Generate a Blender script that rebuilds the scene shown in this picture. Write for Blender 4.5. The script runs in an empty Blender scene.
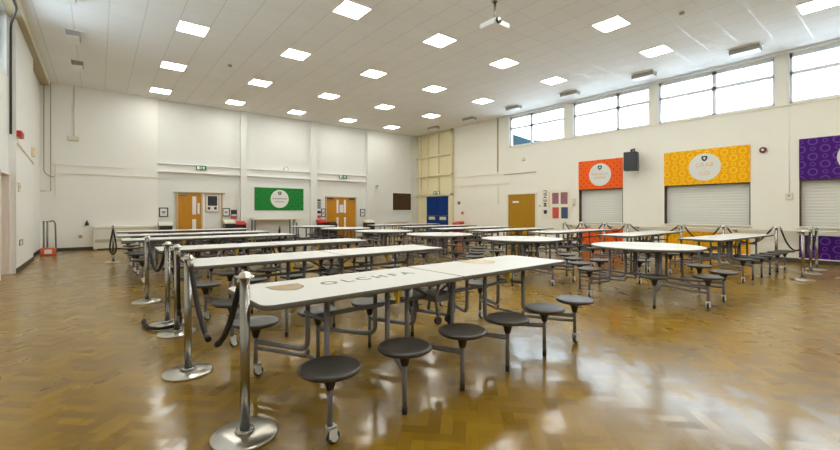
import bpy, bmesh, math, random
from mathutils import Vector, Matrix
random.seed(7)
S = bpy.context.scene
COL = S.collection
PI = math.pi
R = math.radians

# ------------------------------------------------------------------ helpers
def link(o):
    COL.objects.link(o); return o

def tag(o, label=None, cat=None, group=None, kind=None):
    if label: o['label'] = label
    if cat: o['category'] = cat
    if group: o['group'] = group
    if kind: o['kind'] = kind
    return o

def empty(name, loc=(0, 0, 0), rz=0, label=None, cat=None, group=None):
    o = link(bpy.data.objects.new(name, None))
    o.location = loc; o.rotation_euler = (0, 0, rz); o.empty_display_size = .1
    return tag(o, label, cat, group)

def children(o):
    return [c for c in COL.objects if c.parent == o]

KIDS = {}
def setparent(o, p):
    o.parent = p
    KIDS.setdefault(p.name, []).append(o)

def copy_tree(o, parent=None):
    c = o.copy(); COL.objects.link(c)
    if parent is not None: setparent(c, parent)
    for ch in list(KIDS.get(o.name, [])): copy_tree(ch, c)
    return c

class MB:
    """collects shapes and links them as one mesh object"""
    def __init__(s):
        s.v = []; s.f = []; s.mi = []; s.sm = []
    def add(s, vs, fs, mi=0, smooth=False):
        b = len(s.v)
        s.v += [tuple(v) for v in vs]
        for f in fs:
            s.f.append([b + i for i in f]); s.mi.append(mi); s.sm.append(smooth)
        return s
    def box(s, a, b, mi=0):
        x0, x1 = sorted((a[0], b[0])); y0, y1 = sorted((a[1], b[1])); z0, z1 = sorted((a[2], b[2]))
        vs = [(x0, y0, z0), (x1, y0, z0), (x1, y1, z0), (x0, y1, z0), (x0, y0, z1), (x1, y0, z1), (x1, y1, z1), (x0, y1, z1)]
        return s.add(vs, [(3, 2, 1, 0), (4, 5, 6, 7), (0, 1, 5, 4), (1, 2, 6, 5), (2, 3, 7, 6), (3, 0, 4, 7)], mi)
    def bbox(s, a, b, r=.01, mi=0):
        """box with chamfered edges"""
        bm = bmesh.new()
        lo = Vector([min(p, q) for p, q in zip(a, b)]); hi = Vector([max(p, q) for p, q in zip(a, b)])
        bmesh.ops.create_cube(bm, size=1)
        for v in bm.verts:
            v.co = Vector([lo[i] + (v.co[i] + .5) * (hi[i] - lo[i]) for i in range(3)])
        r = min(r, min(hi - lo) * .45)
        bmesh.ops.bevel(bm, geom=bm.edges[:], offset=r, segments=2, profile=.5, affect='EDGES')
        bm.verts.index_update()
        s.add([v.co for v in bm.verts], [[v.index for v in f.verts] for f in bm.faces], mi)
        bm.free(); return s
    def prism(s, pts, z0, z1, mi=0, mi_side=None, axis='z', bevel=0):
        """extrude a counter-clockwise polygon"""
        n = len(pts)
        def P(p, z):
            return {'z': (p[0], p[1], z), 'y': (p[0], z, p[1]), 'x': (z, p[0], p[1])}[axis]
        if mi_side is None: mi_side = mi
        if bevel:
            c = (sum(p[0] for p in pts) / n, sum(p[1] for p in pts) / n)
            def sh(p):
                d = Vector((c[0] - p[0], c[1] - p[1])); L = d.length or 1
                return (p[0] + d.x / L * bevel, p[1] + d.y / L * bevel)
            rings = [[P(sh(p), z0) for p in pts], [P(p, z0 + bevel) for p in pts], [P(p, z1 - bevel) for p in pts], [P(sh(p), z1) for p in pts]]
        else:
            rings = [[P(p, z0) for p in pts], [P(p, z1) for p in pts]]
        vs = [v for r in rings for v in r]
        flip = axis == 'y'
        def o(f): return list(reversed(f)) if flip else list(f)
        s.add(vs, [o(list(range(n))[::-1])], mi_side)
        b = len(s.v) - len(vs)
        k = len(rings)
        s.f.append([b + i for i in o([(k - 1) * n + i for i in range(n)])]); s.mi.append(mi); s.sm.append(False)
        for q in range(k - 1):
            for i in range(n):
                j = (i + 1) % n
                s.f.append([b + t for t in o([q * n + i, q * n + j, (q + 1) * n + j, (q + 1) * n + i])]); s.mi.append(mi_side); s.sm.append(n > 12)
        return s
    def lathe(s, prof, c=(0, 0, 0), n=24, axis='z', mi=0, smooth=True):
        vs = []; fs = []
        for (r, z) in prof:
            for k in range(n):
                a = 2 * PI * k / n; x, y = r * math.cos(a), r * math.sin(a)
                p = {'z': (x, y, z), 'x': (z, x, y), 'y': (y, z, x)}[axis]
                vs.append((p[0] + c[0], p[1] + c[1], p[2] + c[2]))
        for q in range(len(prof) - 1):
            for k in range(n):
                j = (k + 1) % n
                fs.append((q * n + k, q * n + j, (q + 1) * n + j, (q + 1) * n + k))
        m = len(prof)
        s.add(vs, fs, mi, smooth)
        b = len(s.v) - len(vs)
        if prof[0][0] > 1e-5: s.f.append([b + k for k in range(n)][::-1]); s.mi.append(mi); s.sm.append(False)
        if prof[-1][0] > 1e-5: s.f.append([b + (m - 1) * n + k for k in range(n)]); s.mi.append(mi); s.sm.append(False)
        return s
    def cyl(s, p0, p1, r, n=12, mi=0):
        return s.tube([p0, p1], r, n, mi)
    def tube(s, path, r, n=10, mi=0, closed=False):
        P = [Vector(p) for p in path]
        m = len(P); rr = r if isinstance(r, (list, tuple)) else [r] * m
        T = []
        for i in range(m):
            if closed: t = P[(i + 1) % m] - P[i - 1]
            else: t = P[min(i + 1, m - 1)] - P[max(i - 1, 0)]
            T.append(t.normalized())
        u = T[0].orthogonal().normalized()
        vs = []
        for i in range(m):
            if i:
                q = T[i - 1].rotation_difference(T[i]); u = (q @ u)
            u = (u - T[i] * u.dot(T[i])).normalized(); w = T[i].cross(u)
            for k in range(n):
                a = 2 * PI * k / n
                vs.append(P[i] + (u * math.cos(a) + w * math.sin(a)) * rr[i])
        fs = []
        for i in range(m if closed else m - 1):
            for k in range(n):
                j = (k + 1) % n; i2 = (i + 1) % m
                fs.append((i * n + k, i * n + j, i2 * n + j, i2 * n + k))
        s.add(vs, fs, mi, True)
        if not closed:
            b = len(s.v) - len(vs)
            s.f.append([b + k for k in range(n)][::-1]); s.mi.append(mi); s.sm.append(False)
            s.f.append([b + (m - 1) * n + k for k in range(n)]); s.mi.append(mi); s.sm.append(False)
        return s
    def build(s, name, mats, parent=None, loc=None, rot=None):
        me = bpy.data.meshes.new(name)
        me.from_pydata(s.v, [], s.f)
        if not isinstance(mats, (list, tuple)): mats = [mats]
        for m in mats: me.materials.append(m)
        me.polygons.foreach_set('material_index', s.mi)
        me.polygons.foreach_set('use_smooth', s.sm)
        me.update()
        o = link(bpy.data.objects.new(name, me))
        if parent is not None: setparent(o, parent)
        if loc: o.location = loc
        if rot: o.rotation_euler = rot
        return o

def fillet(path, r, n=5):
    P = [Vector(p) for p in path]; out = [P[0]]
    for i in range(1, len(P) - 1):
        a, b, c = P[i - 1], P[i], P[i + 1]
        d1 = (a - b); d2 = (c - b)
        k = min(r, d1.length * .49, d2.length * .49)
        p, q = b + d1.normalized() * k, b + d2.normalized() * k
        for t in range(n + 1):
            t /= n
            out.append(p * (1 - t) ** 2 + b * 2 * t * (1 - t) + q * t * t)
    out.append(P[-1]); return out

def rrect(x0, x1, y0, y1, rs, n=6):
    """rounded rectangle, radii for corners (x0,y0),(x1,y0),(x1,y1),(x0,y1)"""
    out = []
    for (cx, cy, a0, r) in ((x0, y0, PI, rs[0]), (x1, y0, 1.5 * PI, rs[1]), (x1, y1, 0, rs[2]), (x0, y1, .5 * PI, rs[3])):
        ox = cx + r if cx == x0 else cx - r; oy = cy + r if cy == y0 else cy - r
        k = n if r > .02 else 2
        for i in range(k + 1):
            a = a0 + i / k * PI / 2
            out.append((ox + r * math.cos(a), oy + r * math.sin(a)))
    return out

def catenary(a, b, sag, n=18):
    a, b = Vector(a), Vector(b)
    return [a.lerp(b, i / n) - Vector((0, 0, sag * 4 * (i / n) * (1 - i / n))) for i in range(n + 1)]

# ------------------------------------------------------------------ materials
def new_mat(name):
    m = bpy.data.materials.new(name); m.use_nodes = True
    nt = m.node_tree
    return m, nt, nt.nodes['Principled BSDF']

def mat(name, col, rough=.5, metal=0, spec=.5, noise=0, nscale=20, bump=0, coat=0, emit=None, estr=0):
    m, nt, b = new_mat(name)
    b.inputs['Base Color'].default_value = (*col, 1)
    b.inputs['Roughness'].default_value = rough
    b.inputs['Metallic'].default_value = metal
    b.inputs['Specular IOR Level'].default_value = spec
    b.inputs['Coat Weight'].default_value = coat
    if emit:
        b.inputs['Emission Color'].default_value = (*emit, 1); b.inputs['Emission Strength'].default_value = estr
    if noise or bump:
        tc = nt.nodes.new('ShaderNodeTexCoord'); n = nt.nodes.new('ShaderNodeTexNoise')
        n.inputs['Scale'].default_value = nscale; n.inputs['Detail'].default_value = 4
        nt.links.new(tc.outputs['Object'], n.inputs['Vector'])
        if noise:
            mx = nt.nodes.new('ShaderNodeMix'); mx.data_type = 'RGBA'
            mx.inputs[6].default_value = (*[c * (1 - noise) for c in col], 1)
            mx.inputs[7].default_value = (*[min(1, c * (1 + noise)) for c in col], 1)
            nt.links.new(n.outputs['Fac'], mx.inputs[0]); nt.links.new(mx.outputs[2], b.inputs['Base Color'])
        if bump:
            bp = nt.nodes.new('ShaderNodeBump'); bp.inputs['Strength'].default_value = bump; bp.inputs['Distance'].default_value = .01
            nt.links.new(n.outputs['Fac'], bp.inputs['Height']); nt.links.new(bp.outputs['Normal'], b.inputs['Normal'])
    return m

class NX:
    """tiny expression builder for math nodes"""
    def __init__(s, nt): s.nt = nt
    def m(s, op, a, b=None, c=None):
        n = s.nt.nodes.new('ShaderNodeMath'); n.operation = op
        for k, x in enumerate((a, b, c)):
            if x is None: continue
            if isinstance(x, (int, float)): n.inputs[k].default_value = x
            else: s.nt.links.new(x, n.inputs[k])
        return n.outputs[0]
    def vec(s, x, y, z):
        n = s.nt.nodes.new('ShaderNodeCombineXYZ')
        for k, t in enumerate((x, y, z)):
            if isinstance(t, (int, float)): n.inputs[k].default_value = t
            else: s.nt.links.new(t, n.inputs[k])
        return n.outputs[0]
    def sep(s, v):
        n = s.nt.nodes.new('ShaderNodeSeparateXYZ'); s.nt.links.new(v, n.inputs[0]); return n.outputs
    def obj(s):
        return s.sep(s.nt.nodes.new('ShaderNodeTexCoord').outputs['Object'])
    def mix(s, f, a, b):
        n = s.nt.nodes.new('ShaderNodeMix'); n.data_type = 'RGBA'
        for k, x in ((0, f), (6, a), (7, b)):
            if isinstance(x, (int, float)): n.inputs[k].default_value = x
            elif isinstance(x, tuple): n.inputs[k].default_value = (*x, 1)
            else: s.nt.links.new(x, n.inputs[k])
        return n.outputs[2]
    def noise(s, v, scale, detail=3):
        n = s.nt.nodes.new('ShaderNodeTexNoise'); n.inputs['Scale'].default_value = scale; n.inputs['Detail'].default_value = detail
        s.nt.links.new(v, n.inputs['Vector']); return n.outputs['Fac']
    def white(s, v):
        n = s.nt.nodes.new('ShaderNodeTexWhiteNoise'); n.noise_dimensions = '3D'
        s.nt.links.new(v, n.inputs['Vector']); return n.outputs

def floor_mat():
    m, nt, b = new_mat('herringbone parquet'); x = NX(nt)
    px, py, pz = x.obj()
    w = .076; k = 1 / (math.sqrt(2) * w)
    u = x.m('MULTIPLY', x.m('ADD', px, py), k); v = x.m('MULTIPLY', x.m('SUBTRACT', py, px), k)
    i = x.m('FLOOR', u); j = x.m('FLOOR', v)
    d = x.m('FLOORED_MODULO', x.m('SUBTRACT', i, j), 6.0)
    d = x.m('ROUND', d)
    h = x.m('LESS_THAN', d, 2.5); g = x.m('SUBTRACT', 1.0, h)
    ax = x.m('SUBTRACT', i, x.m('MULTIPLY', d, h))
    ay = x.m('SUBTRACT', j, x.m('MULTIPLY', x.m('SUBTRACT', 5.0, d), g))
    fu = x.m('SUBTRACT', u, ax); fv = x.m('SUBTRACT', v, ay)
    along = x.m('ADD', x.m('MULTIPLY', fu, h), x.m('MULTIPLY', fv, g))
    across = x.m('ADD', x.m('MULTIPLY', fv, h), x.m('MULTIPLY', fu, g))
    e = x.m('MINIMUM', x.m('MINIMUM', across, x.m('SUBTRACT', 1.0, across)), x.m('MINIMUM', along, x.m('SUBTRACT', 3.0, along)))
    gap = x.m('LESS_THAN', e, .018)
    rn = x.white(x.vec(ax, ay, h)); rv = rn['Value']; rc = x.sep(rn['Color'])
    gv = x.vec(x.m('MULTIPLY', along, .5), x.m('MULTIPLY', across, 3.2), x.m('MULTIPLY', rv, 60.0))
    grain = x.noise(gv, 2.2, 5)
    col = x.mix(rv, (.160, .086, .004), (.335, .194, .012))
    col = x.mix(x.m('MULTIPLY', x.m('SUBTRACT', grain, .35), .9), col, (.155, .078, .005))
    big = x.noise(x.vec(px, py, 0.0), .55, 3)
    col = x.mix(x.m('MULTIPLY', big, .35), col, (.40, .245, .022))
    col = x.mix(x.m('MULTIPLY', gap, .35), col, (.05, .028, .01))
    nt.links.new(col, b.inputs['Base Color'])
    rough = x.m('ADD', x.m('MULTIPLY', x.noise(x.vec(px, py, 0.0), 3.0, 4), .14), x.m('ADD', .20, x.m('MULTIPLY', rc[2], .06)))
    nt.links.new(rough, b.inputs['Roughness'])
    b.inputs['Specular IOR Level'].default_value = .12
    b.inputs['Coat Weight'].default_value = .5; b.inputs['Coat IOR'].default_value = 1.5; b.inputs['Coat Roughness'].default_value = .13
    geo = nt.nodes.new('ShaderNodeNewGeometry')
    tilt = x.vec(x.m('MULTIPLY', x.m('SUBTRACT', rc[0], .5), .022), x.m('MULTIPLY', x.m('SUBTRACT', rc[1], .5), .022), 0.0)
    va = nt.nodes.new('ShaderNodeVectorMath'); va.operation = 'ADD'
    nt.links.new(geo.outputs['Normal'], va.inputs[0]); nt.links.new(tilt, va.inputs[1])
    vn = nt.nodes.new('ShaderNodeVectorMath'); vn.operation = 'NORMALIZE'; nt.links.new(va.outputs[0], vn.inputs[0])
    bp = nt.nodes.new('ShaderNodeBump'); bp.inputs['Strength'].default_value = .12; bp.inputs['Distance'].default_value = .004
    nt.links.new(x.noise(x.vec(px, py, 0.0), 9.0, 3), bp.inputs['Height']); nt.links.new(vn.outputs[0], bp.inputs['Normal'])
    nt.links.new(bp.outputs['Normal'], b.inputs['Normal']); nt.links.new(bp.outputs['Normal'], b.inputs['Coat Normal'])
    return m

LX0, LY0, LDX, LDY = 1.672, 16.38, 2.4, 3.0      # ceiling light grid (four and five 0.6 m tiles apart)
def ceiling_mat():
    m, nt, b = new_mat('mineral ceiling tiles'); x = NX(nt)
    px, py, pz = x.obj()
    fx = x.m('FLOORED_MODULO', x.m('SUBTRACT', px, LX0 - .3), .6)
    fy = x.m('FLOORED_MODULO', x.m('SUBTRACT', py, LY0 - .3), .6)
    ex = x.m('MINIMUM', fx, x.m('SUBTRACT', .6, fx)); ey = x.m('MINIMUM', fy, x.m('SUBTRACT', .6, fy))
    gx = x.m('LESS_THAN', ex, .010); gy = x.m('LESS_THAN', ey, .012)
    idx = x.m('FLOOR', x.m('DIVIDE', x.m('SUBTRACT', px, LX0 - .3), .6)); idy = x.m('FLOOR', x.m('DIVIDE', x.m('SUBTRACT', py, LY0 - .3), .6))
    rv = x.white(x.vec(idx, idy, 0.0))['Value']
    fine = x.noise(x.vec(px, py, 0.0), 60, 2)
    col = x.mix(rv, (.83, .825, .805), (.855, .85, .83))
    col = x.mix(x.m('MULTIPLY', fine, .15), col, (.64, .63, .60))
    col = x.mix(x.m('MULTIPLY', gx, .45), col, (.50, .49, .48))
    col = x.mix(x.m('MULTIPLY', gy, .35), col, (.62, .61, .60))
    nt.links.new(col, b.inputs['Base Color'])
    g = x.m('MAXIMUM', gx, gy)
    nt.links.new(x.m('SUBTRACT', .85, x.m('MULTIPLY', gy, .5)), b.inputs['Roughness'])
    b.inputs['Specular IOR Level'].default_value = .3
    return m

def ring_mat(name, base, ring, base2=None, px=.40, pz=.35, rb=.085, rs=.05, hx=1, axis='y'):
    """flat printed pattern of large and small rings"""
    m, nt, b = new_mat(name); x = NX(nt)
    o = x.obj(); a = o[1] if axis == 'y' else o[0]; z = o[2]
    def lattice(ox, oz, r, w):
        fa = x.m('SUBTRACT', x.m('FLOORED_MODULO', x.m('ADD', a, ox + px / 2), px), px / 2)
        fz = x.m('SUBTRACT', x.m('FLOORED_MODULO', x.m('ADD', z, oz + pz / 2), pz), pz / 2)
        d = x.m('SQRT', x.m('ADD', x.m('MULTIPLY', fa, fa), x.m('MULTIPLY', fz, fz)))
        return x.m('LESS_THAN', x.m('ABSOLUTE', x.m('SUBTRACT', d, r)), w)
    k = lattice(0, 0, rb, .016)
    for (ox, oz, r, w) in ((px / 2, pz / 2, rb, .016), (0, pz / 2, rs, .011), (px / 2, 0, rs, .011)):
        k = x.m('MAXIMUM', k, lattice(ox, oz, r, w))
    c0 = base
    if base2: c0 = x.mix(x.noise(x.vec(o[0], o[1], o[2]), 1.4, 2), base, base2)
    nt.links.new(x.mix(k, c0, ring), b.inputs['Base Color'])
    b.inputs['Roughness'].default_value = .5; b.inputs['Specular IOR Level'].default_value = .15
    return m

def wood_mat(name, c1, c2, scale=1.0, rough=.4):
    m, nt, b = new_mat(name); x = NX(nt)
    o = x.obj()
    n = x.noise(x.vec(x.m('MULTIPLY', x.m('ADD', o[0], o[1]), 14 * scale), 0.0, x.m('MULTIPLY', o[2], .9)), 1.0, 5)
    nt.links.new(x.mix(n, c1, c2), b.inputs['Base Color'])
    b.inputs['Roughness'].default_value = rough; b.inputs['Specular IOR Level'].default_value = .25
    return m

def glass_mat():
    m = bpy.data.materials.new('window glass'); m.use_nodes = True
    nt = m.node_tree; nt.nodes.clear()
    out = nt.nodes.new('ShaderNodeOutputMaterial'); mx = nt.nodes.new('ShaderNodeMixShader')
    t = nt.nodes.new('ShaderNodeBsdfTransparent'); g = nt.nodes.new('ShaderNodeBsdfGlossy'); fr = nt.nodes.new('ShaderNodeFresnel')
    t.inputs['Color'].default_value = (.96, .98, .98, 1); g.inputs['Roughness'].default_value = .02; fr.inputs['IOR'].default_value = 1.3
    nt.links.new(fr.outputs[0], mx.inputs[0]); nt.links.new(t.outputs[0], mx.inputs[1]); nt.links.new(g.outputs[0], mx.inputs[2])
    nt.links.new(mx.outputs[0], out.inputs['Surface'])
    return m

M = {}
M['floor'] = floor_mat(); M['ceiling'] = ceiling_mat(); M['glass'] = glass_mat()
M['wall_white'] = mat('white painted block', (.76, .77, .74), .6, noise=.02, nscale=3)
M['wall_left'] = mat('white painted plaster', (.86, .86, .82), .55, noise=.02, nscale=3)
M['wall_cream'] = mat('cream painted plaster', (.84, .81, .70), .6, noise=.02, nscale=3)
M['cream_panel'] = mat('yellowish cream panel', (.78, .70, .46), .6)
M['cream_trim'] = mat('cream gloss trim', (.80, .76, .62), .4)
M['white_trim'] = mat('white gloss trim', (.86, .86, .84), .35)
M['alu'] = mat('grey window frame', (.80, .82, .85), .4)
M['skirt'] = mat('dark skirting', (.05, .04, .03), .5)
M['brown_trim'] = mat('brown edge trim', (.42, .34, .2), .5)
M['laminate'] = mat('off white laminate', (.70, .70, .665), .42, spec=.35, noise=.03, nscale=180)
M['edge'] = mat('grey brown table edge', (.13, .12, .10), .4)
M['steel'] = mat('grey hammered tube', (.20, .20, .222), .35, .2, noise=.1, nscale=90)
M['seat'] = mat('charcoal seat plastic', (.030, .026, .021), .36, spec=.75, noise=.05, nscale=120)
M['black'] = mat('black plastic', (.016, .015, .015), .4)
M['mount'] = mat('dark brown seat mount', (.03, .018, .017), .35)
M['chrome'] = mat('polished chrome', (.78, .77, .74), .18, 1)
M['base_plate'] = mat('satin steel plate', (.74, .71, .63), .28, 1)
M['brushed'] = mat('brushed steel', (.37, .36, .33), .26, 1)
M['tyre'] = mat('grey castor tyre', (.05, .05, .055), .5)
M['yellow'] = mat('yellow latch', (.62, .42, .03), .45)
M['rope'] = mat('black braided rope', (.022, .018, .02), .8, bump=.8, nscale=160)
M['light'] = mat('lit panel', (.9, .9, .9), .5, emit=(1, .985, .92), estr=36)
M['white_metal'] = mat('white enamel', (.82, .82, .80), .35)
M['fitting_grey'] = mat('grey fitting body', (.33, .32, .28), .5)
M['wood_door'] = wood_mat('golden oak veneer', (.44, .185, .012), (.62, .29, .028))
M['wood_dark'] = wood_mat('brown stained veneer', (.36, .18, .008), (.46, .24, .015))
M['board'] = wood_mat('dark brown board', (.055, .03, .012), (.095, .055, .022), 2)
M['oak_frame'] = mat('pale wood frame', (.55, .40, .22), .5)
M['blue'] = mat('royal blue paint', (.003, .035, .19), .4, spec=.2)
M['green_sign'] = mat('exit sign green', (.02, .25, .11), .4)
M['sign_white'] = mat('white print', (.85, .86, .84), .5)
M['roundel'] = mat('pale grey roundel', (.70, .71, .66), .5)
M['green_ban'] = ring_mat('green ring print', (.006, .16, .022), (.03, .24, .055), axis='x', px=.30, pz=.28, rb=.075, rs=.04)
M['orange_ban'] = ring_mat('orange ring print', (.85, .070, .003), (.90, .15, .02), px=.22, pz=.22, rb=.06, rs=.03)
M['yellow_ban'] = ring_mat('yellow ring print', (.90, .39, .002), (.95, .62, .008), px=.42, pz=.35, rb=.075, rs=.045)
M['purple_ban'] = ring_mat('purple ring print', (.055, .006, .16), (.14, .05, .29), px=.44, pz=.38, rb=.08, rs=.042)
M['shutter'] = mat('white shutter slat', (.72, .71, .64), .4)
M['jamb'] = mat('dark brown jamb', (.07, .03, .012), .5)
M['red'] = mat('red plastic', (.55, .02, .02), .4)
M['orange_text'] = mat('orange lettering', (.75, .30, .12), .5)
M['yel_text'] = mat('yellow orange lettering', (.80, .45, .10), .5)
M['grey_text'] = mat('grey lettering', (.27, .27, .25), .5)
M['table_text'] = mat('grey lettering on laminate', (.12, .12, .10), .45)
M['dark_text'] = mat('dark lettering', (.03, .03, .03), .5)
M['crest_dark'] = mat('dark crest', (.035, .02, .035), .5)
M['crest_green'] = mat('dark green crest', (.02, .045, .02), .5)
M['crest_tan'] = mat('tan crest', (.42, .27, .13), .45, noise=.45, nscale=14)
M['crest_edge'] = mat('brown crest outline', (.20, .17, .11), .45)
M['navy'] = mat('navy print', (.05, .07, .14), .5)
M['red_print'] = mat('red print', (.60, .08, .05), .5, noise=.5, nscale=14)
M['photo_print'] = mat('mixed print', (.30, .12, .14), .5, noise=.9, nscale=16)
M['dark_print'] = mat('dark print', (.03, .03, .04), .5, noise=.6, nscale=12)
M['paper'] = mat('paper', (.78, .78, .76), .6, noise=.08, nscale=22)
M['orange_red'] = mat('orange red base', (.65, .13, .05), .4)
M['hill'] = mat('distant wooded hill', (.010, .022, .027), .9, spec=.05, noise=.35, nscale=.06)
M['beige_sw'] = mat('cream plastic', (.72, .68, .55), .45)
M['pole_grey'] = mat('grey post', (.22, .22, .17), .4, .4)
M['bin_cream'] = mat('cream bin lid', (.74, .72, .62), .45)
M['lens'] = mat('lens', (.02, .02, .025), .08)

def text(name, body, size, m, parent, loc, rot, ext=.001, sx=1.0, spacing=1.0, offset=0):
    cu = bpy.data.curves.new(name, 'FONT'); cu.body = body; cu.size = size; cu.extrude = ext; cu.offset = offset
    cu.align_x = 'CENTER'; cu.align_y = 'CENTER'; cu.space_character = spacing; cu.resolution_u = 4
    t = bpy.data.objects.new(name, cu); COL.objects.link(t)
    dg = bpy.context.evaluated_depsgraph_get()
    me = bpy.data.meshes.new_from_object(t.evaluated_get(dg))
    bpy.data.objects.remove(t)
    me.name = name; me.materials.clear(); me.materials.append(m)
    o = link(bpy.data.objects.new(name, me))
    o.location = loc; o.rotation_euler = rot; o.scale = (sx, 1, 1)
    if parent is not None: setparent(o, parent)
    return o

SHIELD = [(-.5, .5), (-.5, .02), (-.42, -.2), (-.24, -.4), (0, -.55), (.24, -.4), (.42, -.2), (.5, .02), (.5, .5)]
def shield_pts(cx, cz, w, flip=1):
    return [(cx + p[0] * w * flip, cz + p[1] * w) for p in SHIELD]

def struct(o, label=None):
    o['kind'] = 'structure'
    if label: o['label'] = label
    return o

# ------------------------------------------------------------------ room
XL, XR, YB, YF, CH = -1.46, 13.9, 17.68, -3.2, 5.44

def wall_cells(a0, a1, z0, z1, holes, put):
    A = sorted({a0, a1, *[h[0] for h in holes], *[h[1] for h in holes]}); Z = sorted({z0, z1, *[h[2] for h in holes], *[h[3] for h in holes]})
    A = [a for a in A if a0 <= a <= a1]; Z = [z for z in Z if z0 <= z <= z1]
    for i in range(len(A) - 1):
        for k in range(len(Z) - 1):
            am, zm = (A[i] + A[i + 1]) / 2, (Z[k] + Z[k + 1]) / 2
            if any(h[0] < am < h[1] and h[2] < zm < h[3] for h in holes): continue
            put(A[i], A[i + 1], Z[k], Z[k + 1])

b = MB(); b.box((-2.2, YF - .3, -.2), (XR + .6, YB + .3, 0)); struct(b.build('floor', M['floor']), 'brown herringbone parquet floor, glossy and worn')
b = MB(); b.box((-2.2, YF - .3, CH), (XR + .6, YB + .3, CH + .2)); struct(b.build('ceiling', M['ceiling']), 'suspended ceiling of pale square tiles')

SILL, HEAD = 4.07, 5.38
WIN_R = [(8.62, 11.28), (5.56, 8.28), (2.47, 5.34), (-.66, 2.23)]
WIN_L = [(8.75, 11.72), (5.7, 8.45), (2.7, 5.4)]
HATCH = [(6.41, 8.01), (2.99, 5.13), (-.15, 2.01)]
holes = [(a, c, SILL, HEAD) for a, c in WIN_R] + [(a, c, .92, 2.10) for a, c in HATCH]
b = MB(); wall_cells(YF, YB, 0, CH, holes, lambda a0, a1, z0, z1: b.box((XR, a0, z0), (XR + .28, a1, z1)))
struct(b.build('wall_right', M['wall_cream']))
holes = [(a, c, SILL, HEAD) for a, c in WIN_L] + [(10.85, 11.9, -.01, 2.09)]
b = MB(); wall_cells(YF, YB, 0, CH, holes, lambda a0, a1, z0, z1: b.box((XL - .28, a0, z0), (XL, a1, z1)))
struct(b.build('wall_left', M['wall_left']))
b = MB(); b.box((XL - .28, YB, 0), (XR + .28, YB + .25, CH)); struct(b.build('wall_back', M['wall_white']))
b = MB(); b.box((XL - .28, YF - .25, 0), (XR + .28, YF, CH)); struct(b.build('wall_front', M['wall_white']))

trim_n = [0]
def trim(mb, m, label=None):
    trim_n[0] += 1
    return struct(mb.build('trim_%d' % trim_n[0], m), label)

# back wall: slabs, piers and double trunking runs
b = MB(); b.box((XL, YB - .13, 0), (1.70, YB, CH)); trim(b, M['wall_left'])
b = MB(); b.box((10.95, YB - .09, 0), (XR, YB, CH)); trim(b, M['wall_white'])
for x0, x1 in ((4.57, 4.82), (7.60, 7.90), (10.60, 10.97)):
    b = MB(); b.box((x0, YB - .16, 0), (x1, YB, CH)); trim(b, M['wall_white'])
for x0, x1 in ((1.70, 4.57), (4.82, 7.60), (7.90, 10.60)):
    b = MB(); b.box((x0, YB - .03, 2.80), (x1, YB, 3.09))
    b.box((x0, YB - .12, 3.06), (x1, YB, 3.10)); b.box((x0, YB - .12, 2.765), (x1, YB, 2.805)); trim(b, M['white_trim'])
b = MB(); b.box((-1.2, YB - .155, 2.80), (.75, YB - .13, 2.835)); b.box((-1.1, YB - .155, 2.53), (1.70, YB - .13, 2.56))
b.box((-1.1, YB - .155, 1.75), (-1.06, YB - .13, 2.83)); trim(b, M['cream_trim'])
# cable pipes on the left part of the back wall
b = MB(); b.tube(fillet([(-1.36, YB - .15, CH), (-1.36, YB - .15, 2.55), (-1.20, YB - .15, 2.42), (-1.12, YB - .15, 2.42)], .2), .012, 8)
b.tube([(-1.20, YB - .145, CH), (-1.20, YB - .145, 1.95), (-1.44, YB - .145, 1.95)], .01, 8); trim(b, M['brown_trim'])
b = MB(); b.tube([(-.63, YB - .15, CH), (-.63, YB - .15, 3.75)], .012, 8); b.bbox((-.80, YB - .24, 3.62), (-.50, YB - .13, 3.78), .03); trim(b, M['beige_sw'])
# pipe in the far corner
b = MB(); b.tube([(13.40, YB - .12, CH), (13.40, YB - .12, 1.15)], .022, 8); b.box((13.34, YB - .16, .98), (13.47, YB - .09, 1.2)); trim(b, M['cream_trim'])

# skirting
def skirt(side, mb): struct(mb.build('baseboard_' + side, M['skirt']))
b = MB(); b.box((XL, YB - .15, 0), (1.70, YB - .13, .11)); b.box((1.70, YB - .02, 0), (4.57, YB, .11)); b.box((4.82, YB - .02, 0), (7.6, YB, .11)); b.box((10.95, YB - .11, 0), (XR, YB - .09, .11)); skirt('back', b)
b = MB(); b.box((XR - .02, YF, 0), (XR, 9.8, .11)); b.box((XR - .02, 11.4, 0), (XR, 14.86, .11)); skirt('right', b)
b = MB(); b.box((XL, YF, 0), (XL + .015, 10.8, .1)); b.box((XL, 14.75, 0), (XL + .015, YB - .13, .1)); b.box((-1.35, 11.9, 0), (-1.335, 14.75, .1)); skirt('left', b)

# left wall pier, ledge and door recess
b = MB(); b.box((XL, 11.9, 0), (-1.35, 14.75, CH)); trim(b, M['wall_left'])
b = MB(); b.tube([(-1.34, 11.95, 2.76), (-1.34, 14.7, 2.56)], .018, 8); trim(b, M['cream_trim'])
d = struct(MB().box((-1.70, 10.9, 0), (-1.64, 11.86, 2.05)).build('door_1', M['wood_door']))
MB().box((-1.64, 10.85, 0), (XL + .02, 10.9, 2.09)).box((-1.64, 11.86, 0), (XL + .02, 11.9, 2.09)).box((-1.64, 10.85, 2.05), (XL + .02, 11.9, 2.09)).build('door_frame', M['white_trim'], d)
MB().tube(fillet([(-1.64, 11.0, 1.0), (-1.57, 11.0, 1.0), (-1.57, 11.12, 1.0)], .02), .01, 8).build('door_handle', M['brushed'], d)
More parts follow.
